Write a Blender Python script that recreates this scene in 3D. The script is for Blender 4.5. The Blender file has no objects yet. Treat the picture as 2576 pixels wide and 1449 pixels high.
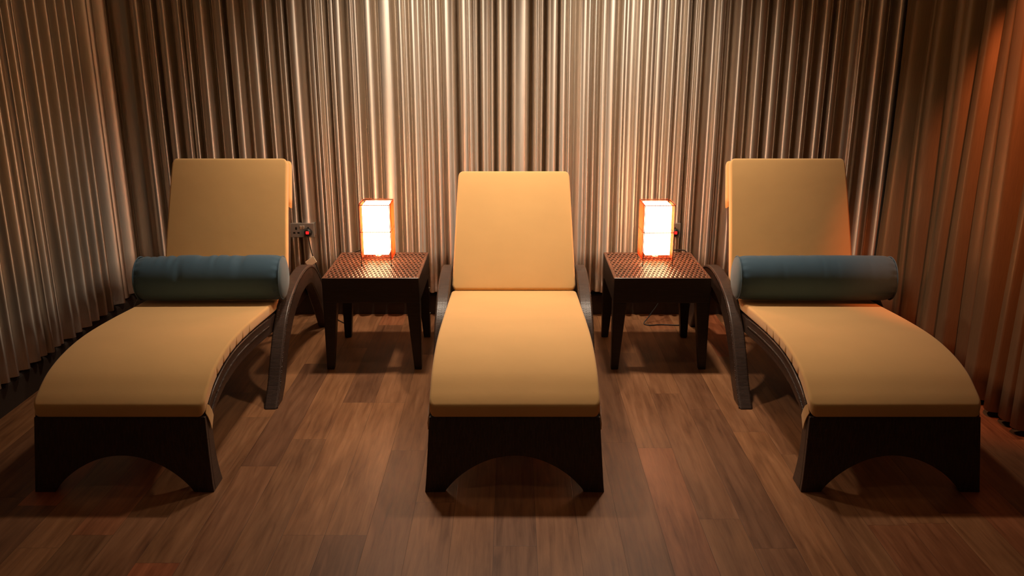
import bpy, bmesh, math, random
from mathutils import Vector, Matrix
random.seed(7)
C = bpy.context.scene
COL = C.collection
# ------------------------------------------------------------------ camera
PITCH = math.radians(16.3)
cam_d = bpy.data.cameras.new('camera'); cam_d.sensor_width = 36.0; cam_d.lens = 36.0 * 2200 / 2576
cam = bpy.data.objects.new('camera', cam_d); COL.objects.link(cam)
cam.location = (0, 0, 1.7); cam.rotation_euler = (math.pi / 2 - PITCH, 0, 0)
cam_d.clip_start = 0.05; cam_d.clip_end = 60
C.camera = cam
# ------------------------------------------------------------------ look, world
C.view_settings.view_transform = 'Standard'; C.view_settings.look = 'None'
C.view_settings.gamma = 1.0; C.view_settings.exposure = 0.0; C.view_settings.use_curve_mapping = False
w = bpy.data.worlds.new('world'); C.world = w; w.use_nodes = True
w.node_tree.nodes['Background'].inputs[0].default_value = (0.42, 0.50, 0.38, 1)
w.node_tree.nodes['Background'].inputs[1].default_value = 0.07
C.cycles.use_denoising = True
C.cycles.max_bounces = 6
# ------------------------------------------------------------------ lights of the room
LAMP_STRENGTH = 16.0
LAMP_COLOR = (1.0, 0.59, 0.30)
CEIL = 2.75
DOWN = [  # x, y, watts, colour, cone degrees, aim (x, y, z)
    (-0.62, 4.55, 126, (1.0, 0.81, 0.62), 120, (-0.40, 4.45, 0)),
    (0.68, 4.55, 126, (1.0, 0.81, 0.62), 120, (0.46, 4.45, 0)),
    (0.0, 3.60, 14, (1.0, 0.68, 0.38), 100, (0.0, 3.85, 0)),
    (0.0, 2.45, 7, (1.0, 0.62, 0.36), 140, (0.0, 2.4, 0)),
]
ACCENT = (1.72, 3.10, 115, (1.0, 0.24, 0.07), 50, (2.28, 3.80, 1.22))


def spot(name, x, y, z, watts, col, cone, aim, size=0.09, blend=0.8):
    l = bpy.data.lights.new(name, 'SPOT'); l.energy = watts; l.color = col
    l.spot_size = math.radians(cone); l.spot_blend = blend; l.shadow_soft_size = size
    o = bpy.data.objects.new(name, l); COL.objects.link(o); o.location = (x, y, z)
    o.rotation_euler = (Vector(aim) - Vector((x, y, z))).to_track_quat('-Z', 'Y').to_euler()
    return o


for (x, y, e, c, cone, aim) in DOWN:
    spot('downlight_beam', x, y, CEIL - 0.04, e, c, cone, aim, blend=1.0)
spot('accent_beam', ACCENT[0], ACCENT[1], CEIL - 0.16, *ACCENT[2:], size=0.03, blend=0.5)


# ------------------------------------------------------------------ materials
def mat(name, base=(0.5, 0.5, 0.5), rough=0.5, metal=0.0, **kw):
    m = bpy.data.materials.new(name); m.use_nodes = True
    b = m.node_tree.nodes['Principled BSDF']
    b.inputs['Base Color'].default_value = (*base, 1)
    b.inputs['Roughness'].default_value = rough
    b.inputs['Metallic'].default_value = metal
    for k, v in kw.items():
        b.inputs[k.replace('_', ' ')].default_value = v
    return m, m.node_tree, b


def N(nt, typ, **kw):
    n = nt.nodes.new(typ)
    for k, v in kw.items(): setattr(n, k, v)
    return n


def math_n(nt, op, a, b=None, c=None):
    n = nt.nodes.new('ShaderNodeMath'); n.operation = op
    for i, v in enumerate((a, b, c)):
        if v is None: continue
        if isinstance(v, (int, float)): n.inputs[i].default_value = v
        else: nt.links.new(v, n.inputs[i])
    return n.outputs[0]


def ramp(nt, fac, stops):
    n = nt.nodes.new('ShaderNodeValToRGB'); cr = n.color_ramp
    while len(cr.elements) < len(stops): cr.elements.new(0.5)
    for e, (p, c) in zip(cr.elements, stops): e.position = p; e.color = (*c, 1)
    nt.links.new(fac, n.inputs[0]); return n.outputs[0]


def bump(nt, bsdf, height, strength=0.3, dist=0.002):
    n = nt.nodes.new('ShaderNodeBump'); n.inputs['Strength'].default_value = strength
    n.inputs['Distance'].default_value = dist
    nt.links.new(height, n.inputs['Height']); nt.links.new(n.outputs[0], bsdf.inputs['Normal'])


def m_floor():
    m, nt, b = mat('wood_planks', rough=0.42)
    L = nt.links
    tc = N(nt, 'ShaderNodeTexCoord'); sx = N(nt, 'ShaderNodeSeparateXYZ'); L.new(tc.outputs['Object'], sx.inputs[0])
    X, Y = sx.outputs[0], sx.outputs[1]
    PW, PL = 0.149, 1.15
    u = math_n(nt, 'DIVIDE', math_n(nt, 'ADD', X, 20.03), PW)
    row = math_n(nt, 'FLOOR', u); fu = math_n(nt, 'FRACT', u)
    wn = N(nt, 'ShaderNodeTexWhiteNoise', noise_dimensions='1D'); L.new(row, wn.inputs['W'])
    v = math_n(nt, 'ADD', math_n(nt, 'DIVIDE', math_n(nt, 'ADD', Y, 20), PL), wn.outputs['Value'])
    idx = math_n(nt, 'FLOOR', v); fv = math_n(nt, 'FRACT', v)
    cb = N(nt, 'ShaderNodeCombineXYZ'); L.new(row, cb.inputs[0]); L.new(idx, cb.inputs[1])
    wn2 = N(nt, 'ShaderNodeTexWhiteNoise', noise_dimensions='2D'); L.new(cb.outputs[0], wn2.inputs['Vector'])
    r = wn2.outputs['Value']
    # long grain
    g = N(nt, 'ShaderNodeCombineXYZ')
    L.new(math_n(nt, 'MULTIPLY', X, 44.0), g.inputs[0]); L.new(math_n(nt, 'MULTIPLY', Y, 3.2), g.inputs[1])
    L.new(math_n(nt, 'MULTIPLY', r, 37.0), g.inputs[2])
    n1 = N(nt, 'ShaderNodeTexNoise'); n1.inputs['Scale'].default_value = 1.0; n1.inputs['Detail'].default_value = 7
    n1.inputs['Roughness'].default_value = 0.62; n1.inputs['Distortion'].default_value = 0.6
    L.new(g.outputs[0], n1.inputs['Vector'])
    g2 = N(nt, 'ShaderNodeCombineXYZ')
    L.new(math_n(nt, 'MULTIPLY', X, 9.0), g2.inputs[0]); L.new(math_n(nt, 'MULTIPLY', Y, 3.0), g2.inputs[1])
    L.new(math_n(nt, 'MULTIPLY', r, 91.0), g2.inputs[2])
    n2 = N(nt, 'ShaderNodeTexNoise'); n2.inputs['Scale'].default_value = 1.0; n2.inputs['Detail'].default_value = 3
    L.new(g2.outputs[0], n2.inputs['Vector'])
    k = N(nt, 'ShaderNodeTexVoronoi'); k.inputs['Scale'].default_value = 0.45
    L.new(g2.outputs[0], k.inputs['Vector'])
    knot = math_n(nt, 'SUBTRACT', 1.0, math_n(nt, 'SMOOTH_MIN', math_n(nt, 'MULTIPLY', k.outputs['Distance'], 5.5), 1.0, 0.2))
    grain = math_n(nt, 'ADD', math_n(nt, 'MULTIPLY', n1.outputs[0], 0.62), math_n(nt, 'MULTIPLY', n2.outputs[0], 0.38))
    grain = math_n(nt, 'SUBTRACT', grain, math_n(nt, 'MULTIPLY', math_n(nt, 'MAXIMUM', knot, 0.0), 0.16))
    colA = ramp(nt, grain, [(0.30, (0.108, 0.041, 0.018)), (0.44, (0.212, 0.092, 0.041)), (0.54, (0.272, 0.123, 0.056)), (0.68, (0.360, 0.170, 0.081))])
    tint = ramp(nt, r, [(0.0, (0.66, 0.62, 0.62)), (0.35, (0.98, 0.95, 0.93)), (0.6, (1.22, 1.18, 1.05)),
                        (0.82, (0.80, 0.80, 0.78)), (0.90, (1.45, 0.92, 0.76)), (1.0, (1.05, 0.93, 0.88))])
    mx = N(nt, 'ShaderNodeMix', data_type='RGBA', blend_type='MULTIPLY'); mx.inputs[0].default_value = 1
    L.new(colA, mx.inputs[6]); L.new(tint, mx.inputs[7])
    eu = math_n(nt, 'MULTIPLY', math_n(nt, 'MINIMUM', fu, math_n(nt, 'SUBTRACT', 1.0, fu)), PW)
    ev = math_n(nt, 'MULTIPLY', math_n(nt, 'MINIMUM', fv, math_n(nt, 'SUBTRACT', 1.0, fv)), PL)
    e = math_n(nt, 'MINIMUM', eu, ev)
    gm = N(nt, 'ShaderNodeMapRange'); gm.inputs[1].default_value = 0.0003; gm.inputs[2].default_value = 0.0016
    gm.inputs[3].default_value = 0.55; gm.inputs[4].default_value = 1.0; L.new(e, gm.inputs[0])
    mx2 = N(nt, 'ShaderNodeMix', data_type='RGBA', blend_type='MULTIPLY'); mx2.inputs[0].default_value = 1
    L.new(mx.outputs[2], mx2.inputs[6]); L.new(gm.outputs[0], mx2.inputs[7])
    L.new(mx2.outputs[2], b.inputs['Base Color'])
    L.new(math_n(nt, 'ADD', math_n(nt, 'MULTIPLY', n1.outputs[0], 0.25), 0.30), b.inputs['Roughness'])
    b.inputs['Specular IOR Level'].default_value = 0.4
    bump(nt, b, math_n(nt, 'ADD', math_n(nt, 'MULTIPLY', n1.outputs[0], 0.35), gm.outputs[0]), 0.35, 0.0012)
    return m


def m_wicker(name, base, light, su=0.0062, sv=0.030, rough=0.36, strength=0.55):
    """flat synthetic rattan strands, laid out on UVs given in metres"""
    m, nt, b = mat(name, base, rough)
    L = nt.links
    uv = N(nt, 'ShaderNodeUVMap')
    br = N(nt, 'ShaderNodeTexBrick'); L.new(uv.outputs[0], br.inputs['Vector'])
    br.inputs['Scale'].default_value = 1.0; br.inputs['Brick Width'].default_value = sv
    br.inputs['Row Height'].default_value = su; br.inputs['Mortar Size'].default_value = su * 0.13
    br.inputs['Mortar Smooth'].default_value = 1.0; br.inputs['Bias'].default_value = 0
    br.inputs['Color1'].default_value = (*base, 1); br.inputs['Color2'].default_value = (*light, 1)
    br.inputs['Mortar'].default_value = tuple(c * 0.45 for c in base) + (1,)
    L.new(br.outputs['Color'], b.inputs['Base Color'])
    b.inputs['Specular IOR Level'].default_value = 0.45
    inv = math_n(nt, 'SUBTRACT', 1.0, br.outputs['Fac'])
    bump(nt, b, inv, strength, 0.0016)
    return m


def m_fabric(name, base, rough=0.85, sheen=0.25, scale=900, var=0.05):
    m, nt, b = mat(name, base, rough)
    L = nt.links
    b.inputs['Sheen Weight'].default_value = sheen
    b.inputs['Specular IOR Level'].default_value = 0.2
    tc = N(nt, 'ShaderNodeTexCoord')
    n1 = N(nt, 'ShaderNodeTexNoise'); n1.inputs['Scale'].default_value = scale; L.new(tc.outputs['Object'], n1.inputs['Vector'])
    n2 = N(nt, 'ShaderNodeTexNoise'); n2.inputs['Scale'].default_value = 4.0; n2.inputs['Detail'].default_value = 4
    L.new(tc.outputs['Object'], n2.inputs['Vector'])
    c = ramp(nt, n2.outputs[0], [(0.3, tuple(x * (1 - var) for x in base)), (0.7, tuple(min(1, x * (1 + var)) for x in base))])
    L.new(c, b.inputs['Base Color'])
    n3 = N(nt, 'ShaderNodeTexNoise'); n3.inputs['Scale'].default_value = 14.0; n3.inputs['Detail'].default_value = 3
    L.new(tc.outputs['Object'], n3.inputs['Vector'])
    h = math_n(nt, 'ADD', math_n(nt, 'MULTIPLY', n1.outputs[0], 0.06), n3.outputs[0])
    bump(nt, b, h, 0.18, 0.006)
    return m


ANISO_ROT = 0.25
def m_satin(name, base, rough, metal, vein=0.05, aniso=0):
    """lustrous curtain cloth: threads run vertically"""
    m, nt, b = mat(name, base, rough, metal)
    L = nt.links
    tc = N(nt, 'ShaderNodeTexCoord')
    mp = N(nt, 'ShaderNodeMapping'); mp.inputs['Scale'].default_value = (260, 260, 14)
    L.new(tc.outputs['Object'], mp.inputs[0])
    n = N(nt, 'ShaderNodeTexNoise'); n.inputs['Scale'].default_value = 1.0; n.inputs['Detail'].default_value = 3
    L.new(mp.outputs[0], n.inputs['Vector'])
    c = ramp(nt, n.outputs[0], [(0.3, tuple(x * (1 - vein) for x in base)), (0.7, tuple(min(1, x * (1 + vein)) for x in base))])
    L.new(c, b.inputs['Base Color'])
    if aniso:
        b.inputs['Anisotropic'].default_value = aniso
        tg = N(nt, 'ShaderNodeTangent', direction_type='UV_MAP'); tg.uv_map = 'UVMap'
        L.new(tg.outputs[0], b.inputs['Tangent']); b.inputs['Anisotropic Rotation'].default_value = ANISO_ROT
    bump(nt, b, n.outputs[0], 0.025, 0.001)
    return m


M = {}
M['floor'] = m_floor()
M['cushion'] = m_fabric('tan_cushion_cloth', (0.83, 0.49, 0.19), var=0.03)
M['bolster'] = m_fabric('blue_bolster_cloth', (0.060, 0.120, 0.172), rough=0.7, var=0.06)
M['bolster_end'] = m_fabric('blue_bolster_end_cloth', (0.10, 0.155, 0.185), rough=0.7, var=0.04)
M['curtain'] = m_satin('satin_curtain_cloth', (0.79, 0.71, 0.62), 0.50, 0.94, aniso=0.80)
M['drape'] = m_satin('soft_brown_drape_cloth', (0.26, 0.17, 0.09), 0.45, 0.4, 0.08, aniso=0.6)
M['wicker'] = m_wicker('dark_rattan', (0.050, 0.028, 0.020), (0.078, 0.043, 0.030))
M['wicker_table'] = m_wicker('dark_rattan_fine', (0.024, 0.015, 0.011), (0.034, 0.020, 0.014), 0.0045, 0.06, 0.4, 0.22)
M['wicker_top'] = mat('glossy_woven_strands', (0.16, 0.060, 0.030), 0.27, **{'Specular_IOR_Level': 0.6})[0]
M['braid'] = m_wicker('braided_rattan_edge', (0.060, 0.034, 0.024), (0.10, 0.058, 0.040), 0.006, 0.009, 0.28, 1.0)
M['dark_plastic'] = mat('black_plastic', (0.012, 0.012, 0.012), 0.35)[0]
M['rubber'] = mat('black_cord_rubber', (0.015, 0.012, 0.01), 0.5)[0]
M['plate'] = mat('grey_metal_plate', (0.30, 0.27, 0.235), 0.42, 0.35)[0]
M['switch'] = mat('pale_switch_plastic', (0.62, 0.55, 0.46), 0.4)[0]
M['cream'] = mat('cream_tag_card', (0.78, 0.62, 0.42), 0.6)[0]
M['wire'] = mat('dark_lamp_wire', (0.05, 0.022, 0.015), 0.35, 0.6)[0]
M['bolt'] = mat('steel_bolt', (0.5, 0.46, 0.42), 0.25, 1.0)[0]
M['white_plastic'] = mat('white_plastic', (0.8, 0.78, 0.74), 0.4)[0]
M['baseboard'] = m_fabric('dark_brown_painted_wood', (0.045, 0.030, 0.023), rough=0.5, sheen=0, scale=300)
M['wall'] = m_fabric('brown_wall_paint', (0.10, 0.075, 0.055), rough=0.8, sheen=0, scale=300)
M['ceiling'] = m_fabric('ceiling_paint', (0.20, 0.17, 0.14), rough=0.9, sheen=0, scale=300)
m, nt, b = mat('red_rocker', (0.8, 0.02, 0.02), 0.3); b.inputs['Emission Color'].default_value = (1, 0.02, 0.02, 1)
b.inputs['Emission Strength'].default_value = 0.9; M['red'] = m
m, nt, b = mat('lamp_paper', (0.9, 0.85, 0.75), 0.8); b.inputs['Emission Color'].default_value = (*LAMP_COLOR, 1)
b.inputs['Emission Strength'].default_value = LAMP_STRENGTH; M['glow'] = m
m, nt, b = mat('downlight_glass', (0.9, 0.85, 0.8), 0.5); b.inputs['Emission Color'].default_value = (1, 0.78, 0.55, 1)
b.inputs['Emission Strength'].default_value = 4; M['glass'] = m
# reeds of the lamp cage let some light through
m = bpy.data.materials.new('red_orange_reed'); m.use_nodes = True; nt = m.node_tree
b = nt.nodes['Principled BSDF']; b.inputs['Base Color'].default_value = (0.80, 0.20, 0.06, 1); b.inputs['Roughness'].default_value = 0.5
tr = N(nt, 'ShaderNodeBsdfTranslucent'); tr.inputs[0].default_value = (0.95, 0.28, 0.08, 1)
mx = N(nt, 'ShaderNodeMixShader'); mx.inputs[0].default_value = 0.45
nt.links.new(b.outputs[0], mx.inputs[1]); nt.links.new(tr.outputs[0], mx.inputs[2])
nt.links.new(mx.outputs[0], nt.nodes['Material Output'].inputs[0]); M['reed'] = m


# ------------------------------------------------------------------ mesh helpers
class MB:
    """collects faces with UVs in metres"""
    def __init__(self): self.v = []; self.f = []; self.uv = []

    def quad(self, pts, uv=None):
        i = len(self.v); self.v += [tuple(p) for p in pts]; self.f.append(tuple(range(i, i + len(pts))))
        self.uv.append(uv if uv else [(0, 0)] * len(pts))

    def box(self, x0, x1, y0, y1, z0, z1):
        self.hexa([(x0, y0, z0), (x1, y0, z0), (x1, y1, z0), (x0, y1, z0), (x0, y0, z1), (x1, y0, z1), (x1, y1, z1), (x0, y1, z1)])

    def hexa(self, p):
        i = len(self.v); self.v += [tuple(q) for q in p]
        for f in ((3, 2, 1, 0), (4, 5, 6, 7), (0, 1, 5, 4), (1, 2, 6, 5), (2, 3, 7, 6), (3, 0, 4, 7)):
            self.f.append(tuple(i + k for k in f))
            a, b_, c_, d = [Vector(p[k]) for k in f]
            uu = (b_ - a); n = uu.cross(d - a)
            if abs(n.z) > max(abs(n.x), abs(n.y)): self.uv.append([(q[0], q[1]) for q in (a, b_, c_, d)])
            elif abs(n.x) > abs(n.y): self.uv.append([(q[1], q[2]) for q in (a, b_, c_, d)])
            else: self.uv.append([(q[0], q[2]) for q in (a, b_, c_, d)])

    def loft(self, rings, closed=True, cap=True, us=None):
        """rings: list of equally long lists of points; UV u runs round the ring, v along the path"""
        i = len(self.v); n = len(rings[0])
        for r in rings: self.v += [tuple(p) for p in r]
        per = [[0.0] for _ in rings]
        for j, r in enumerate(rings):
            for k in range(n): per[j].append(per[j][-1] + (Vector(r[k]) - Vector(r[(k + 1) % n])).length)
        vv = [0.0]
        for j in range(len(rings) - 1):
            ca = sum((Vector(p) for p in rings[j]), Vector()) / n; cb = sum((Vector(p) for p in rings[j + 1]), Vector()) / n
            vv.append(vv[-1] + (ca - cb).length)
        for j in range(len(rings) - 1):
            for k in range(n if closed else n - 1):
                k2 = (k + 1) % n
                self.f.append((i + j * n + k, i + j * n + k2, i + (j + 1) * n + k2, i + (j + 1) * n + k))
                self.uv.append([(per[j][k], vv[j]), (per[j][k + 1], vv[j]), (per[j + 1][k + 1], vv[j + 1]), (per[j + 1][k], vv[j + 1])])
        if cap:
            self.f.append(tuple(i + k for k in reversed(range(n)))); self.uv.append([(rings[0][k][0], rings[0][k][2]) for k in reversed(range(n))])
            b0 = i + (len(rings) - 1) * n
            self.f.append(tuple(b0 + k for k in range(n))); self.uv.append([(rings[-1][k][0], rings[-1][k][2]) for k in range(n)])

    def tube(self, pts, r, n=8, cap=True):
        pts = [Vector(p) for p in pts]; rings = []
        up = Vector((0.13, 0.27, 0.95)).normalized()
        for j, p in enumerate(pts):
            d = (pts[min(j + 1, len(pts) - 1)] - pts[max(j - 1, 0)]).normalized()
            a = d.cross(up)
            if a.length < 0.05: a = d.cross(Vector((1, 0.1, 0)))
            a.normalize(); c_ = d.cross(a)
            rr = r[j] if isinstance(r, (list, tuple)) else r
            rings.append([p + a * math.cos(2 * math.pi * k / n) * rr + c_ * math.sin(2 * math.pi * k / n) * rr for k in range(n)])
        self.loft(rings, cap=cap)

    def build(self, name, m, parent=None, smooth=False, bevel=0, seg=2, weld=False):
        me = bpy.data.meshes.new(name); me.from_pydata(self.v, [], self.f)
        ul = me.uv_layers.new(name='UVMap')
        flat = [c for face in self.uv for c in face]
        for l, c in zip(ul.data, flat): l.uv = c
        bm = bmesh.new(); bm.from_mesh(me)
        if weld: bmesh.ops.remove_doubles(bm, verts=bm.verts, dist=1e-5)
        bmesh.ops.recalc_face_normals(bm, faces=bm.faces)
        bm.to_mesh(me); bm.free()
        me.materials.append(m)
        if smooth:
            for p in me.polygons: p.use_smooth = True
        o = bpy.data.objects.new(name, me); COL.objects.link(o)
        if parent: o.parent = parent
        if bevel:
            bv = o.modifiers.new('bevel', 'BEVEL'); bv.width = bevel; bv.segments = seg; bv.limit_method = 'ANGLE'
            bv.angle_limit = math.radians(50)
        return o


def tag(o, label=None, cat=None, group=None, kind=None):
    if label: o['label'] = label
    if cat: o['category'] = cat
    if group: o['group'] = group
    if kind: o['kind'] = kind
    return o


def empty(name, loc=(0, 0, 0), rz=0):
    o = bpy.data.objects.new(name, None); COL.objects.link(o); o.location = loc; o.rotation_euler = (0, 0, rz)
    o.empty_display_size = 0.1
    return o


def copy_tree(o, parent=None):
    c_ = o.copy(); COL.objects.link(c_); c_.parent = parent
    for ch in [q for q in bpy.data.objects if q.parent == o]: copy_tree(ch, c_)
    return c_


def cr(pts, n=6):
    """Catmull-Rom resampling"""
    P = [Vector(p) for p in pts]; out = []
    for i in range(len(P) - 1):
        a = P[i - 1] if i else P[0] * 2 - P[1]; b_, c_ = P[i], P[i + 1]
        d = P[i + 2] if i + 2 < len(P) else P[-1] * 2 - P[-2]
        for k in range(n):
            t = k / n
            out.append(0.5 * ((2 * b_) + (c_ - a) * t + (2 * a - 5 * b_ + 4 * c_ - d) * t * t + (3 * b_ - a - 3 * c_ + d) * t ** 3))
    out.append(P[-1]); return out


# ------------------------------------------------------------------ room shell
XL, XR, YB, YF = -2.365, 2.30, 5.25, -1.6
def slab(name, m, *b6):
    mb = MB(); mb.box(*b6); return tag(mb.build(name, m), kind='structure')
slab('floor', M['floor'], XL - .1, XR + .1, YF - .1, YB + .1, -0.1, 0)
slab('ceiling', M['ceiling'], XL - .1, XR + .1, YF - .1, YB + .1, CEIL, CEIL + 0.1)
slab('wall_back', M['wall'], XL - .1, XR + .1, YB, YB + .1, 0, CEIL)
slab('wall_left', M['wall'], XL - .1, XL, YF, YB, 0, CEIL)
slab('wall_right', M['wall'], XR, XR + .1, YF, YB, 0, CEIL)


def baseboard(name, a, b_, nrm, h=0.136, t=0.022):
    """profiled skirting from a to b, nrm points into the room"""
    a = Vector(a); b_ = Vector(b_); nrm = Vector(nrm); up = Vector((0, 0, 1))
    prof = [(0, 0), (t, 0), (t, h - 0.016), (t - 0.004, h - 0.006), (t - 0.011, h), (0, h)]
    mb = MB(); mb.loft([[p + nrm * q[0] + up * q[1] for q in prof] for p in (a, b_)])
    return tag(mb.build(name, M['baseboard']), kind='structure')
baseboard('baseboard_back', (XL, YB, 0), (XR, YB, 0), (0, -1, 0))
baseboard('baseboard_left', (XL, YF, 0), (XL, YB - .022, 0), (1, 0, 0))
baseboard('baseboard_right', (XR, YF, 0), (XR, YB - .022, 0), (-1, 0, 0), h=0.17)


# ------------------------------------------------------------------ curtains
def fold_profile(ridges, depth):
    """rounded fold crests joined by steep hollows; returns a function of the distance along the rail"""
    P = []
    rs = sorted(ridges)
    for k, (c_, w_, a) in enumerate(rs):
        hw = w_ * .5; top = a * depth; tilt = (.09, -.03, -.10, .04)[(k * 7 + 3) % 4]; crown = min(.0045, hw * .20)
        for t in (-1, -.66, -.33, 0, .33, .66, 1):
            x = c_ + hw * t
            if not P or x > P[-1][0] + .0008: P.append((x, top - crown * t * t + tilt * hw * t, 0))
        if k + 1 < len(rs):
            c2, w2, a2 = rs[k + 1]; x2 = c2 - w2 * .5; g = x2 - P[-1][0]
            if g > .003: P.append((P[-1][0] + g * (.42, .58, .5)[k % 3], max(0.0, min(a, a2) * depth - g * 1.7), 2))

    def f(s_):
        if s_ <= P[0][0]: return max(0, P[0][1] - (P[0][0] - s_) * 2)
        if s_ >= P[-1][0]: return max(0, P[-1][1] - (s_ - P[-1][0]) * 2)
        lo, hi = 0, len(P) - 1
        while hi - lo > 1:
            m_ = (lo + hi) // 2
            if P[m_][0] <= s_: lo = m_
            else: hi = m_
        t = (s_ - P[lo][0]) / (P[hi][0] - P[lo][0])
        if P[hi][2] == 2: t = t ** 1.35
        elif P[lo][2] == 2: t = 1 - (1 - t) ** 1.35
        return P[lo][1] + (P[hi][1] - P[lo][1]) * t
    return lambda q: (f(q - .0040) + 2 * f(q - .0020) + 2.4 * f(q) + 2 * f(q + .0020) + f(q + .0040)) / 8.4


def curtain(name, frame, s0, s1, ridges, z0, z1, depth, m, step=0.0025, rows=10, lean=None):
    """frame(s, d, z) maps metres along the rail, towards the room and up to a world point"""
    n = int((s1 - s0) / step); mb = MB(); vs = []; prof = fold_profile(ridges, depth)
    for j in range(rows + 1):
        z = z0 + (z1 - z0) * j / rows
        row = []
        for i in range(n + 1):
            s = s0 + (s1 - s0) * i / n
            wob = 0.003 * math.sin(z * 2.1 + s * 7) * (1 - j / rows)
            q = s + wob + (lean(s, z) if lean else 0)
            row.append(frame(s, prof(q) + 0.0015 * math.sin(s * 31 + z * 1.3), z))
        vs.append(row)
    base = 0
    for row in vs: mb.v += row
    W = n + 1
    for j in range(rows):
        for i in range(n):
            mb.f.append((j * W + i, j * W + i + 1, (j + 1) * W + i + 1, (j + 1) * W + i))
            ua, ub = s0 + (s1 - s0) * i / n, s0 + (s1 - s0) * (i + 1) / n; za, zb = z0 + (z1 - z0) * j / rows, z0 + (z1 - z0) * (j + 1) / rows
            mb.uv.append([(ua, za), (ub, za), (ub, zb), (ua, zb)])
    o = mb.build(name, m, smooth=True)
    sd = o.modifiers.new('thickness', 'SOLIDIFY'); sd.thickness = 0.0015; sd.offset = -1
    return o


# fold crests of the back curtain: (pixel column the crest stands at in the photograph's row 200, width px, height)
BACK = [(268, 16, .5), (312, 34, .45), (353, 12, .7), (392, 13, .7), (421, 11, .8), (461, 13, .9), (479, 7, .6), (513, 15, .9), (560, 19, .85),
        (595, 15, .9), (638, 18, .7), (680, 8, 1), (716, 12, .85), (745, 17, .95), (790, 13, .8), (803, 7, 1), (816, 8, .7),
        (841, 12, .7), (857, 15, 1), (889, 8, 1), (899, 9, .9), (932, 17, 1), (973, 28, 1), (1011, 10, 1), (1024, 5, .8),
        (1045, 12, .95), (1055, 9, .8), (1074, 8, 1), (1082, 8, .7), (1103, 13, .6), (1131, 20, 1), (1170, 15, .8), (1184, 9, 1),
        (1196, 9, .7), (1222, 15, 1), (1235, 9, .7), (1264, 17, .95), (1308, 27, .9), (1351, 8, 1), (1361, 5, .6), (1389, 17, .95),
        (1416, 12, 1), (1431, 6, .7), (1467, 12, .75), (1479, 8, 1), (1496, 6, .8), (1517, 10, .7), (1534, 20, 1), (1566, 9, 1),
        (1577, 10, .8), (1590, 12, .6), (1605, 11, 1), (1628, 10, .65), (1639, 11, 1), (1657, 17, .85), (1675, 9, .7), (1690, 9, 1),
        (1708, 11, .7), (1723, 10, 1), (1743, 5, .8), (1754, 10, .95), (1792, 9, .7), (1806, 14, 1), (1820, 10, .7), (1856, 9, 1),
        (1871, 15, .7), (1909, 19, .9), (1949, 16, .9), (1991, 18, .9), (2031, 9, .95), (2070, 12, .8), (2098, 12, .9),
        (2157, 11, .8), (2146, 14, .5), (2209, 15, .8), (2252, 12, .9), (2290, 12, .8)]
PXM = 0.002285
ridges = [((p - 1288) * PXM, w_ * PXM, a) for p, w_, a in BACK]
tag(curtain('satin_curtain', lambda s, d, z: (s, YB - 0.028 - d, z), XL + 0.03, XR - 0.05, ridges, 0.165, CEIL - 0.045, 0.078, M['curtain']),
    'floor-length lustrous taupe curtain in narrow vertical folds across the back wall behind the lamps', 'curtain')
LEFT = [(9, .8), (22, 1), (51, .8), (60, .8), (87, 1), (112, .9), (137, 1), (163, .95), (186, .95), (203, 1), (236, 1), (258, .7), (282, 1), (302, .6)]
rl = []
for p, a in LEFT:
    Z = 2.31 * 2200 / (1288 - p); Yp = Z / 0.986; rl.append((Yp, 0.014 if a > .75 else 0.024, a))
y = rl[0][0] - 0.07
while y > 1.0:
    rl.append((y, random.uniform(.010, .020), random.uniform(.88, 1))); y -= random.uniform(.075, .12)
tag(curtain('satin_curtain', lambda s, d, z: (XL + 0.028 + d, s, z), 0.9, YB - 0.075, rl, 0.178, CEIL - 0.045, 0.068, M['curtain']),
    'dim lustrous curtain in narrow vertical folds along the left wall beside the left lounger', 'curtain')
rr = []; y = 5.12
while y > 0.9:
    rr.append((y, random.uniform(.03, .09), random.uniform(.5, 1))); y -= random.uniform(.09, .19)
tag(curtain('soft_drape', lambda s, d, z: (XR - 0.03 - d - 0.01 * math.sin(s * 9 + z * 2), s, z), 0.9, YB - 0.13, rr, 0.03, CEIL - 0.045, 0.11, M['drape'], step=0.005, rows=16),
    'heavy brown drape with soft wide folds glowing orange along the right wall', 'curtain')
# curtain rails under the ceiling
for a, b_, lab in (((XL + .05, YB - .055, CEIL - .02), (XR - .05, YB - .055, CEIL - .02), 'curtain rail on the ceiling above the back curtain'),
                   ((XL + .055, .9, CEIL - .02), (XL + .055, YB - .1, CEIL - .02), 'curtain rail on the ceiling above the left curtain'),
                   ((XR - .06, .9, CEIL - .02), (XR - .06, YB - .1, CEIL - .02), 'curtain rail on the ceiling above the right drape')):
    mb = MB(); mb.tube([a, b_], 0.012); tag(mb.build('curtain_rail', M['dark_plastic']), lab, 'curtain rail', 'curtain rails under the ceiling')
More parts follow.
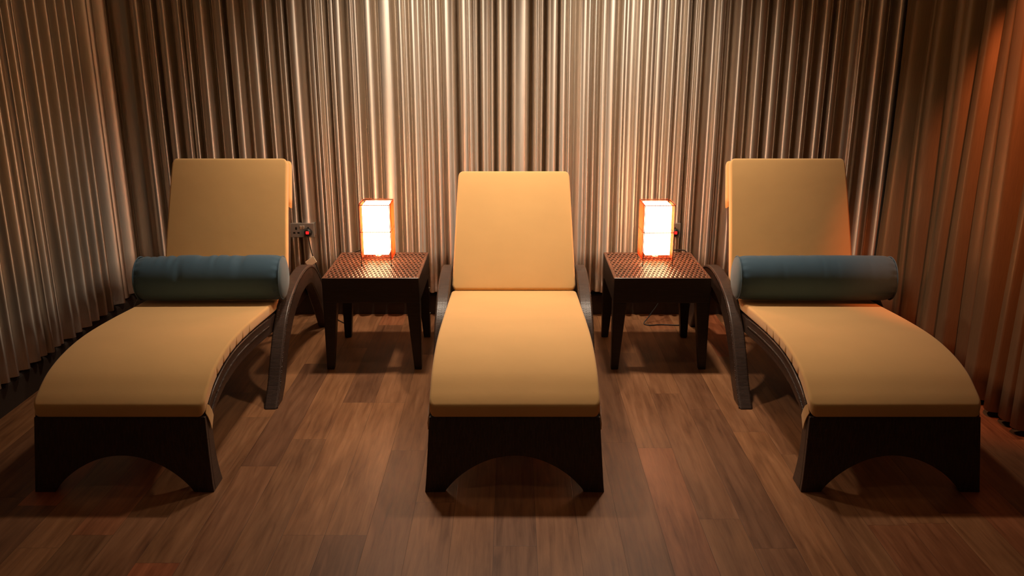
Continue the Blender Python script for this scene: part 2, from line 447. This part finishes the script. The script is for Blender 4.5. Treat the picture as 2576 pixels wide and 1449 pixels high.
# ceiling fixtures the beams come from
for i, (x, y, e, c_, cone, aim) in enumerate(DOWN):
    r_ = empty('downlight', (x, y, CEIL)); tag(r_, ['recessed ceiling downlight left above the back curtain', 'recessed ceiling downlight right above the back curtain',
        'recessed ceiling downlight above the middle lounger', 'recessed ceiling downlight in front of the loungers'][i], 'ceiling light', 'recessed downlights in the ceiling')
    mb = MB(); rings = []
    for rad, z in ((.035, -.001), (.035, -.006), (.05, -.009), (.055, -.001)):
        rings.append([(rad * math.cos(k * math.pi / 12), rad * math.sin(k * math.pi / 12), z) for k in range(24)])
    mb.loft(rings, cap=False); mb.build('trim_ring', M['white_plastic'], r_, smooth=True)
    mb = MB(); mb.quad([(.034 * math.cos(k * math.pi / 12), .034 * math.sin(k * math.pi / 12), -.003) for k in range(24)]); mb.build('lens', M['glass'], r_)
a_ = empty('spotlight', (ACCENT[0], ACCENT[1], CEIL)); tag(a_, 'small black ceiling spotlight aimed at the right drape', 'spotlight')
mb = MB(); mb.tube([(0, 0, 0), (0, 0, -.08)], .01); mb.build('stem', M['dark_plastic'], a_)
d = (Vector(ACCENT[5]) - Vector((ACCENT[0], ACCENT[1], CEIL - .16))).normalized()
mb = MB(); mb.tube([Vector((0, 0, -.12)) - d * .07, Vector((0, 0, -.12)) + d * .02], .04, 16); mb.build('housing', M['dark_plastic'], a_)


# ------------------------------------------------------------------ sun lounger
HW = 0.325                                   # half width of the mattress
SEAT = [(0.034, 0.345), (0.085, 0.382), (0.175, 0.428), (0.31, 0.458), (0.49, 0.469), (0.74, 0.457), (1.05, 0.431), (1.352, 0.410)]
HINGE = (1.352, 0.408)


def path2(pts, n=8):
    P = cr([(0, a, b_) for a, b_ in pts], n); T = []
    for i in range(len(P)):
        t = (P[min(i + 1, len(P) - 1)] - P[max(i - 1, 0)]).normalized(); T.append(t)
    return P, T


def round_rect(hw, t, r, n=4):
    """cross-section: x in [-hw, hw], depth in [-t, 0]"""
    out = []
    for cx, cz, a0 in ((hw - r, -r, 0), (-hw + r, -r, 90), (-hw + r, -t + r, 180), (hw - r, -t + r, 270)):
        for k in range(n + 1):
            a = math.radians(a0 + 90 * k / n); out.append((cx + r * math.cos(a), cz + r * math.sin(a)))
    return out


def pad(pts, hw0, hw1, t, crown=0.006, corner=0.034, n=8, nose=0):
    """a stuffed flat pad swept along a curve in the y-z plane (curve = its upper face)"""
    P, T = path2(pts, n)
    mb = MB(); rings = []
    tot = sum((P[i + 1] - P[i]).length for i in range(len(P) - 1))
    # refine the ends so that the corners round in plan
    S = [0.0]
    for i in range(len(P) - 1): S.append(S[-1] + (P[i + 1] - P[i]).length)
    KN = 220 if nose else 40
    want = [0, .001, .003, .007, .012, .019, .027]
    ss = want + [corner + (tot - 2 * corner) * k / KN for k in range(KN + 1)] + [tot - q for q in reversed(want)]

    def at(s):
        for i in range(len(S) - 1):
            if s <= S[i + 1] + 1e-9:
                k = (s - S[i]) / (S[i + 1] - S[i]); return P[i].lerp(P[i + 1], k), T[i].lerp(T[i + 1], k).normalized()
        return P[-1], T[-1]
    for s in ss:
        p, tg = at(min(s, tot)); nn = Vector((0, -tg.z, tg.y))
        if nose and s < nose: nn = Vector((0, 0, 1)).lerp(nn, (s / nose) ** 1.5).normalized()
        e = min(s, tot - s)
        cut = 0.0
        if e < corner: cut = 0.022 * (1 - math.sqrt(max(0, 1 - (1 - e / corner) ** 2)))
        hw = hw0 + (hw1 - hw0) * s / tot - cut
        er = 0.009
        shr = 0.0
        if e < er: shr = 0.009 * (1 - math.sqrt(max(0, 1 - (1 - e / er) ** 2)))
        sec = round_rect(hw, t - 2 * shr, min(0.011, (t - 2 * shr) * 0.45))
        ring = []
        for x, z in sec:
            cz = crown * (1 - (x / hw) ** 2) if z > -t / 2 else 0
            if nose and z < -t * .45 and abs(x) > hw - .012:
                for sg_ in (.20, .29, .38, .47, .56, .66): x -= math.copysign(.0075, x) * math.exp(-((s - sg_) / .006) ** 2)
            ring.append(p + Vector((x, 0, 0)) + nn * (z - shr + cz))
        rings.append(ring)
    mb.loft(rings)
    return mb


def make_lounger(back_top):
    root = empty('sun_lounger')
    # --- seat pad
    pad(SEAT, HW, HW, 0.050, nose=0.10).build('seat_cushion', M['cushion'], root, smooth=True, weld=True)
    # --- back pad
    hy, hz = HINGE; by, bz = back_top
    dy, dz = by - hy, bz - hz; L_ = math.hypot(dy, dz); dy /= L_; dz /= L_
    off = 0.0
    def B(s, o):                             # point on the back plane: s up the back, o out of its front face
        return (hy + dy * s - dz * o, hz + dz * s + dy * o)
    pts = [B(0.006, 0.006), B(0.12, 0.010), B(L_ * .5, 0.012), B(L_ - .12, 0.008), B(L_, 0.0)]
    pad(pts, HW - 0.003, 0.303, 0.052, crown=0.010).build('back_cushion', M['cushion'], root, smooth=True, weld=True)
    # hood of cloth that slips over the top of the backrest
    mb = MB(); rings = []
    for s, g in ((L_ - .25, 0), (L_ - .2, .001), (L_ - .02, .001), (L_ - .003, -.004)):
        hw = HW + (0.303 - HW) * s / L_ + 0.004 + g
        q0 = B(s, -0.050); q1 = B(s, -0.098 - g)
        sec = round_rect(hw, 0.050, 0.014)
        rings.append([Vector((x, B(s, -0.050 + z)[0], B(s, -0.050 + z)[1])) for x, z in sec])
    mb.loft(rings); mb.build('cushion_hood', M['cushion'], root, smooth=True, weld=True)
    # --- woven backrest panel and its rim
    mb = MB(); rings = []
    for s in [L_ * k / 14 for k in range(15)]:
        s_ = min(s, L_ - 0.03); hw = HW + (0.303 - HW) * s_ / L_ - 0.006
        sec = [(hw, 0), (-hw, 0), (-hw, -.034), (hw, -.034)]
        rings.append([Vector((x, B(s_ + (.0001 * s), -0.056 + z)[0], B(s_ + .0001 * s, -0.056 + z)[1])) for x, z in sec])
    mb.loft(rings); mb.build('backrest', M['wicker'], root)
    # prop that holds the backrest up
    a1 = B(L_ * .55, -.09)
    for sx in (-1, 1):
        mb = MB(); mb.tube([(sx * .24, a1[0], a1[1]), (sx * .24, 1.72, 0.31)], .010, 8); mb.build('backrest_strut', M['dark_plastic'], root)
    # --- woven seat deck under the pad
    P, T = path2([(a, b_ - 0.058) for a, b_ in [(.10, .388)] + SEAT[2:]], 4)
    mb = MB(); mb.loft([[p + Vector((x, 0, z)) for x, z in ((HW - .04, 0), (-HW + .04, 0), (-HW + .04, -.03), (HW - .04, -.03))] for p in P])
    mb.build('seat_deck', M['wicker'], root)
    # --- curved side rails with their braided seam
    RT = [(0.062, 0.285), (0.095, 0.318), (0.175, 0.360), (0.32, 0.398), (0.49, 0.411), (0.74, 0.399), (1.02, 0.372), (1.4, 0.345), (1.80, 0.335)]
    RH = [0.060, 0.066, 0.072, 0.076, 0.076, 0.076, 0.076, 0.076, 0.076]
    P, T = path2(RT, 6)
    for sx in (-1, 1):
        mb = MB(); rings = []
        for i, p in enumerate(P):
            h = RH[min(len(RH) - 1, int(i / 6))]
            nn = Vector((0, -T[i].z, T[i].y))
            xo, xi = sx * (HW + 0.000), sx * (HW - 0.045)
            rings.append([Vector((xo, p.y, p.z)), Vector((xi, p.y, p.z)), Vector((xi, p.y, p.z)) - nn * h, Vector((xo, p.y, p.z)) - nn * h])
        mb.loft(rings); rail = mb.build('side_rail', M['wicker'], root, bevel=0.006)
        mb = MB(); sp = []
        for i, p in enumerate(P):
            if p.y > 1.0: continue
            nn = Vector((0, -T[i].z, T[i].y)); sp.append(Vector((sx * (HW + 0.001), p.y, p.z)) - nn * 0.034)
        for k in range(2):
            dense = cr(sp, 14)
            mb.tube([q + Vector((sx * .0018 * math.sin(j * 1.1 + k * math.pi), 0, .0040 * math.cos(j * 1.1 + k * math.pi))) for j, q in enumerate(dense)], .0027, 5)
        mb.build('braided_seam', M['braid'], rail, smooth=True)
        mb = MB(); tp = [Vector((sx * (HW - .003), p.y, p.z + .001)) for p in P if p.y < 1.0]
        mb.tube(tp, .005, 6); mb.build('edge_cord', M['braid'], rail, smooth=True)
    # --- foot panel with the arch, flared and leaning slightly forward at the floor
    zt = 0.296; Wt, Wb = 0.325, 0.345; cols = 60
    def yfront(z): return 0.040 * (max(z, 0) / zt) ** 1.2
    def half(z): return Wb + (Wt - Wb) * (z / zt) ** 0.8
    RA = 0.268
    def archz(x):                            # lower edge of the panel
        q = abs(x) / RA
        return 0.0 if q >= 1 else 0.146 * (1 - q ** 2) ** 0.80
    mb = MB(); xs = sorted(set([-Wb + 2 * Wb * k / cols for k in range(cols + 1)] + [sg * RA * q for sg in (-1, 1) for q in (1, .998, .99, .975, .95)]))
    rows = 10; rings = []
    for x in xs:
        z0 = archz(x); ring = []
        for dd in (0, 1):
            for k in (range(rows + 1) if not dd else range(rows, -1, -1)):
                z = z0 + (zt - z0) * k / rows; ring.append(Vector((x / Wb * half(z), yfront(z) + dd * .018, z)))
        rings.append(ring)
    mb.loft(rings); fp = mb.build('foot_panel', M['wicker'], root, bevel=0.003)
    for sx in (-1, 1):                       # the side legs the panel is fixed to
        mb = MB(); rings = []
        for k in range(9):
            z = (zt - .004) * k / 8; f_ = yfront(z) + .0185; bk = .108 - .02 * math.sin(math.pi * k / 8) + .01 * k / 8
            o_, i_ = sx * half(z), sx * (half(z) - .042)
            rings.append([(o_, f_, z), (i_, f_, z), (i_, bk, z), (o_, bk, z)])
        mb.loft(rings); mb.build('leg', M['wicker'], root, bevel=.004)
    # --- bow-shaped arms
    OUT = [(0.765, 0), (0.845, .085), (0.925, .20), (1.0, .295), (1.075, .362), (1.18, .423), (1.33, .470), (1.53, .487), (1.70, .455), (1.84, .360), (1.95, .235), (2.035, .11), (2.09, 0)]
    INN = [(0.885, 0), (0.965, .065), (1.035, .165), (1.11, .240), (1.19, .297), (1.28, .340), (1.40, .374), (1.53, .384), (1.64, .360), (1.74, .285), (1.835, .18), (1.91, .085), (1.97, 0)]
    PO = cr([(0, a, b_) for a, b_ in OUT], 5); PI = cr([(0, a, b_) for a, b_ in INN], 5)
    for sx in (-1, 1):
        x0, x1 = sx * (HW + 0.003), sx * (HW + 0.062)
        mb = MB()
        mb.loft([[Vector((x1, a.y, a.z)), Vector((x0, a.y, a.z)), Vector((x0, b_.y, b_.z)), Vector((x1, b_.y, b_.z))] for a, b_ in zip(PO, PI)])
        arm = mb.build('arm', M['wicker'], root, bevel=0.007, seg=3)
        for xx, out in ((x1, sx), (x0, -sx)):
            mb = MB(); sp = [a.lerp(b_, 0.12) + Vector((xx, 0, 0)) for a, b_ in zip(PO, PI)]
            for k in range(2):
                dense = cr(sp, 8)
                mb.tube([q + Vector((out * .0015 * math.sin(j * 1.2 + k * math.pi), 0, .0038 * math.cos(j * 1.2 + k * math.pi))) for j, q in enumerate(dense)], .0025, 5)
            mb.build('braided_seam', M['braid'], arm, smooth=True)
    # cross bars between the arms
    for yy in (1.15, 1.78):
        mb = MB(); mb.box(-HW + .03, HW - .03, yy - .02, yy + .02, .285, .325); mb.build('cross_bar', M['wicker'], root, bevel=.004)
    # --- cloth tabs that hook the pad over the rails at the foot
    for sx in (-1, 1):
        mb = MB(); rings = []
        for (y_, z_), w_, o_ in (((0.050, 0.322), .036, .001), ((0.060, 0.306), .046, .006), ((0.070, 0.280), .052, .0095), ((0.078, 0.252), .056, .010)):
            x = sx * (HW + o_); x2 = sx * (HW + o_ - .003)
            tx = Vector((0, .55, .83)) * w_ * .5
            a, b_ = Vector((x, y_, z_)) - tx + Vector((0, .012, 0)), Vector((x, y_, z_)) + tx + Vector((0, .012, 0))
            a2 = Vector((x2, a.y, a.z)); b2 = Vector((x2, b_.y, b_.z)); rings.append([a, b_, b2, a2])
        mb.loft(rings); mb.build('corner_tab', M['cushion'], root, smooth=False)
    return root


GY = 3.012
UPRIGHT = (1.615, 1.062); LOWER = (1.765, 0.972)
left = make_lounger(UPRIGHT); left.location = (-1.492, GY, 0)
tag(left, 'left woven lounger with tan cushion and raised back, beside the left wall curtain', 'sun lounger', 'dark woven loungers with tan cushions')
right = copy_tree(left); right.location = (1.457, GY, 0)
tag(right, 'right woven lounger with tan cushion and raised back, beside the brown drape', 'sun lounger')
mid = make_lounger(LOWER); mid.location = (0.010, GY, 0)
tag(mid, 'middle woven lounger with bare tan cushion and lower back, between the two tables', 'sun lounger', 'dark woven loungers with tan cushions')


# ------------------------------------------------------------------ bolsters
def bolster(x0, x1, yc, zc, r, seed, tilt=0, crease=.0015):
    rnd = random.Random(seed); L_ = x1 - x0
    root = empty('bolster_cushion', ((x0 + x1) / 2, yc, zc), tilt)
    mb = MB(); rings = []; NS, NR = 90, 64
    wr = [(rnd.uniform(-.30, .25), rnd.uniform(0.6, 2.2), rnd.uniform(.012, .03)) for _ in range(12)]
    for i in range(NS + 1):
        t = i / NS; x = -L_ / 2 + L_ * t; e = min(t, 1 - t) * L_
        k = 1 - 0.07 * math.exp(-(e / .02) ** 2) - 0.03 * math.exp(-(e / .07) ** 2)
        ring = []
        for j in range(NR):
            a = 2 * math.pi * j / NR
            rr_ = r * k * (1 + .012 * math.sin(3 * a + x * 5 + seed) + .008 * math.sin(x * 13 + seed))
            for wx, wa, ww in wr:
                g = (x - wx) / ww; h = (((a - (math.pi - wa) + math.pi) % (2 * math.pi)) - math.pi) / .7
                rr_ -= crease * math.exp(-g * g * 2.5) * math.exp(-h * h)
            # gathers next to the end seams
            rr_ -= .0018 * math.exp(-(e / .03) ** 2) * math.sin(a * 17)
            y_ = rr_ * math.cos(a); z_ = rr_ * math.sin(a)
            if z_ < -r * .90: z_ = -r * .90 + (z_ + r * .90) * .25     # rests on the seat
            ring.append((x, y_, z_))
        rings.append(ring)
    mb.loft(rings, cap=False); mb.build('cover', M['bolster'], root, smooth=True)
    for s in (-1, 1):
        mb = MB(); rings = []
        for q, bul in ((.935, 0), (.90, .006), (.7, .014), (.4, .019), (.12, .021)):
            ring = []
            for j in range(48):
                a = 2 * math.pi * j / 48; y_ = r * q * math.cos(a); z_ = r * q * math.sin(a)
                if z_ < -r * .9: z_ = -r * .9 + (z_ + r * .9) * .25
                ring.append((s * (L_ / 2 + bul), y_, z_))
            rings.append(ring)
        mb.loft(rings, cap=False); mb.quad(rings[-1]); e_ = mb.build('end_panel', M['bolster_end'], root, smooth=True)
        mb = MB(); pts = []
        for j in range(49):
            a = 2 * math.pi * j / 48; y_ = r * .945 * math.cos(a); z_ = r * .945 * math.sin(a)
            if z_ < -r * .9: z_ = -r * .9 + (z_ + r * .9) * .25
            pts.append((s * (L_ / 2 + .001), y_, z_))
        mb.tube(pts, .0028, 6, cap=False); mb.build('piping', M['bolster'], e_, smooth=True)
    return root


tag(bolster(-1.818, -1.128, 4.14, 0.541, 0.112, 3, math.radians(1.2), .0065), 'wrinkled dark blue bolster lying across the left lounger', 'bolster cushion', 'blue bolsters on the loungers')
tag(bolster(1.108, 1.850, 4.14, 0.541, 0.112, 8, math.radians(-1.0)), 'smooth dark blue bolster lying across the right lounger by the brown drape', 'bolster cushion', 'blue bolsters on the loungers')


# ------------------------------------------------------------------ side tables
TW, TD, TH = 0.496, 0.544, 0.500
def make_table():
    root = empty('side_table')
    # woven top: rows of small staggered openings between the strands
    NX, NY = 22 * 8, 15 * 12; mb = MB(); e = .012
    xs = [-TW / 2 + TW * i / NX for i in range(NX + 1)]; ys = [TD * j / NY for j in range(NY + 1)]
    PX, PY = TW / 22.0, TD / 15.0
    def cell(x, y):
        jr = math.floor(y / PY); fy = y / PY - jr - .5
        i = x / PX + (0.5 if jr % 2 else 0); return i - math.floor(i) - .5, fy
    def top(x, y):
        m_ = min(x + TW / 2, TW / 2 - x, y, TD - y)
        if m_ < 0.001: return TH - .003
        if m_ < e: return TH
        fx, fy = cell(x, y)
        d_ = math.hypot(fx / .50, fy / .50)
        z = TH + .0012 * math.cos(2 * math.pi * x / PX * 2) * .5 + .0016 * min(1, d_)
        if d_ < .8: z -= .0035 * (1 - d_ / .8)
        return z
    W = NX + 1
    for y_ in ys:
        for x in xs: mb.v.append((x, y_, top(x, y_)))
    for j in range(NY):
        for i in range(NX):
            cx_, cy_ = (xs[i] + xs[i + 1]) / 2, (ys[j] + ys[j + 1]) / 2
            m_ = min(cx_ + TW / 2, TW / 2 - cx_, cy_, TD - cy_)
            fx, fy = cell(cx_, cy_)
            if m_ > .013 and abs(fx) < .25 and abs(fy) < .21: continue      # an opening between the strands
            mb.f.append((j * W + i, j * W + i + 1, (j + 1) * W + i + 1, (j + 1) * W + i)); mb.uv.append([(0, 0)] * 4)
    mb.build('woven_top', M['wicker_top'], root, smooth=True)
    mb = MB(); mb.box(-TW / 2 + .012, TW / 2 - .012, .012, TD - .012, TH - .028, TH - .014); mb.build('top_board', M['wicker_table'], root)
    t = .022; z0, z1 = TH - .135, TH - .0035
    for b6 in ((-TW / 2, TW / 2, 0, t, z0, z1), (-TW / 2, TW / 2, TD - t, TD, z0, z1), (-TW / 2, -TW / 2 + t, t, TD - t, z0, z1), (TW / 2 - t, TW / 2, t, TD - t, z0, z1)):
        mb = MB(); mb.box(*b6); mb.build('apron', M['wicker_table'], root, bevel=.004)
    for sx in (-1, 1):
        for yy, sy in ((0.0005, 1), (TD - .0005, -1)):
            a, b_ = .070, .038; X0 = sx * (TW / 2 + .0005); zz = TH - .133
            low = [(X0, yy, 0), (X0 - sx * b_, yy, 0), (X0 - sx * b_, yy + sy * b_, 0), (X0, yy + sy * b_, 0)]
            hi = [(X0, yy, zz), (X0 - sx * a, yy, zz), (X0 - sx * a, yy + sy * a, zz), (X0, yy + sy * a, zz)]
            mb = MB(); mb.hexa(low + hi); mb.build('leg', M['wicker_table'], root, bevel=.004)
            mb = MB(); mb.box(*sorted((X0 - sx * .001, X0 - sx * a)), *sorted((yy + sy * .001, yy + sy * a)), zz, TH - .03)
            mb.build('corner_block', M['wicker_table'], root)
    return root


tabA = make_table(); tabA.location = (-0.722, 4.286, 0)
tag(tabA, 'woven side table under the left lamp, between the left and middle loungers', 'side table', 'dark woven side tables')
tabB = copy_tree(tabA); tabB.location = (0.768, 4.286, 0)
tag(tabB, 'woven side table under the right lamp, between the middle and right loungers', 'side table')
for z in (.145, .295):
    mb = MB(); mb.tube([(TW / 2, TD - .03, z), (TW / 2 + .006, TD - .03, z)], .006, 8)
    mb.build('bolt', M['bolt'], tabA)


# ------------------------------------------------------------------ table lamps
def make_lamp():
    root = empty('table_lamp')
    W, D, HT, Z0 = 0.158, 0.168, 0.327, 0.042
    w2, d2 = W / 2, D / 2
    mb = MB()
    for sx in (-1, 1):
        for sy in (-1, 1): mb.tube([(sx * w2, sy * d2, .003), (sx * w2, sy * d2, HT)], .0019, 6)
    for z in (Z0, (Z0 + HT) * .49, HT):
        cs = [(-w2, -d2, z), (w2, -d2, z), (w2, d2, z), (-w2, d2, z)]
        for i in range(4): mb.tube([cs[i], cs[(i + 1) % 4]], .0019, 6)
    for z in (Z0,): mb.tube([(-w2, 0, z), (w2, 0, z)], .0015, 6); mb.tube([(0, -d2, z), (0, d2, z)], .0015, 6)
    fr = mb.build('wire_frame', M['wire'], root, smooth=True)
    for sx in (-1, 1):
        for sy in (-1, 1):
            mb = MB(); mb.tube([(sx * w2, sy * d2, 0), (sx * w2, sy * d2, .003), (sx * w2, sy * d2, .006)], [.0048, .0048, .002], 8); mb.build('foot', M['dark_plastic'], fr)
    # four screens of upright reeds tied to the wires
    rnd = random.Random(5)
    for a, b_, nrm in (((-w2, -d2), (w2, -d2), (0, -1)), ((-w2, d2), (w2, d2), (0, 1)), ((-w2, -d2), (-w2, d2), (-1, 0)), ((w2, -d2), (w2, d2), (1, 0))):
        mb = MB(); n = 36
        for k in range(1, n):
            t = k / n + rnd.uniform(-.004, .004); o_ = .0022
            x = a[0] + (b_[0] - a[0]) * t + nrm[0] * o_; y_ = a[1] + (b_[1] - a[1]) * t + nrm[1] * o_
            mb.tube([(x, y_, Z0 - .012 - rnd.uniform(0, .003)), (x + rnd.uniform(-.0006, .0006), y_, HT * .5), (x, y_, HT + .004 + rnd.uniform(0, .003))], .00085, 4)
        mb.build('reed_screen', M['reed'], root)
    # inner paper shade
    mb = MB(); s = .0125; x, y_ = w2 - s, d2 - s; z0, z1 = Z0 + .014, HT - .004
    bt = [(-x, -y_, z0), (x, -y_, z0), (x, y_, z0), (-x, y_, z0)]; tp = [(-x, -y_, z1), (x, -y_, z1), (x, y_, z1), (-x, y_, z1)]
    mb.hexa(bt + tp); mb.build('paper_shade', M['glow'], root, bevel=.003)
    mb = MB(); mb.tube([(0, 0, Z0 - .008), (0, 0, Z0 + .013)], .016, 12); mb.build('lamp_holder', M['white_plastic'], root, smooth=False)
    return root


lampA = make_lamp(); lampA.location = (-0.7255, 4.530 + .084, TH + .001)
tag(lampA, 'lit square wire and reed lamp on the left side table', 'table lamp', 'glowing table lamps')
lampB = copy_tree(lampA); lampB.location = (0.775, 4.514 + .088, TH + .001); lampB.rotation_euler = (0, 0, math.radians(1.5))
tag(lampB, 'lit square wire and reed lamp on the right side table', 'table lamp')


# ------------------------------------------------------------------ sockets, plugs, cords
YP = YB - 0.126                               # front of the wall boxes, just proud of the curtain
def socket(xc, zc, lab):
    root = empty('wall_socket', (xc, YP, zc))
    tag(root, lab, 'wall socket')
    mb = MB(); mb.box(-.067, .067, .004, YB - YP - .001, -.037, .037); mb.build('back_box', M['plate'], root)
    mb = MB(); mb.box(-.072, .072, -.004, .004, -.043, .043); mb.build('face_plate', M['plate'], root, bevel=.003)
    for sx in (-1, 1):
        c_ = sx * .036
        mb = MB(); mb.box(c_ - .005, c_ + .005, -.0048, -.0035, .004, .020)
        mb.box(c_ - .019, c_ - .006, -.0048, -.0035, -.020, -.010); mb.box(c_ + .006, c_ + .019, -.0048, -.0035, -.020, -.010)
        mb.build('pin_slots', M['dark_plastic'], root)
        mb = MB(); x0 = sx * .008
        mb.hexa([(x0 - .006, -.0045, .008), (x0 + .006, -.0045, .008), (x0 + .006, -.003, .008), (x0 - .006, -.003, .008),
                 (x0 - .006, -.010, .028), (x0 + .006, -.010, .028), (x0 + .006, -.003, .028), (x0 - .006, -.003, .028)])
        mb.build('rocker_switch', M['switch'], root, bevel=.001)
    return root


socket(-1.255, 0.562, 'grey double wall socket beside the left lounger back, black plug in its right half')
socket(0.937, 0.562, 'grey double wall socket half hidden behind the right lamp')


def cord(name_loc, pts, label, tagged, plug_r=.021):
    root = empty('power_cord', name_loc); tag(root, label, 'power cord')
    P = [Vector(p) - Vector(name_loc) for p in pts]
    mb = MB(); mb.tube(cr(P, 10), .0032, 8); mb.build('cable', M['rubber'], root, smooth=True)
    mb = MB(); n = 20
    prof = [(.0, .022), (-.012, .024), (-.026, .022), (-.034, .016)]
    rings = [[(r_ * math.cos(2 * math.pi * k / n), y_, r_ * math.sin(2 * math.pi * k / n) * 1.05) for k in range(n)] for y_, r_ in prof]
    mb.loft(rings); pl = mb.build('plug', M['dark_plastic'], root, smooth=True)
    mb = MB(); mb.box(-.009, .009, -.041, -.033, -.006, .011); mb.build('red_rocker', M['red'], pl, bevel=.002)
    if tagged is not None:
        t = Vector(tagged) - Vector(name_loc)
        ax = Vector((.056, 0, .032)); up = Vector((-.014, 0, .026)); th = Vector((0, -.006, 0))
        mb = MB(); q = [t - ax * .5 - up, t + ax * .5 - up * .8, t + ax * .5 + up * .7, t - ax * .5 + up * .4]
        mb.hexa([p for p in q] + [p + th for p in q]); mb.build('cord_tag', M['cream'], root, bevel=.004)
    return root


yc = YP - .006
cord((-1.217, yc, .553), [(-1.217, yc - .02, .531), (-1.215, yc - .012, .50), (-1.208, yc - .012, .45), (-1.196, yc - .014, .40),
      (-1.15, yc - .02, .25), (-1.13, yc - .015, .10), (-1.08, yc - .01, .012), (-0.99, 5.0, .005), (-.96, 4.90, .02), (-.955, 4.862, .25),
      (-.93, 4.850, .46), (-.86, 4.848, .508), (-.84, 4.80, .525), (-.80, 4.75, .518), (-.775, 4.72, .510)],
     'black lamp cord with red-switched plug and cream tag, hanging left of the left table', (-1.212, yc - .02, .378))
cord((.973, yc, .553), [(.973, yc - .02, .531), (.942, yc - .012, .50), (.93, yc - .012, .36), (.905, 5.08, .16), (.84, 5.06, .05), (.80, 5.03, .006),
      (.83, 5.0, .0045), (.90, 5.01, .0045), (1.0, 5.0, .0045), (1.035, 5.02, .0045), (1.03, 4.97, .01), (1.03, 4.90, .10), (1.03, 4.862, .35), (1.0, 4.850, .49), (.93, 4.845, .508), (.88, 4.78, .506), (.83, 4.72, .506)],
     'black lamp cord trailing on the floor behind the right table', None)
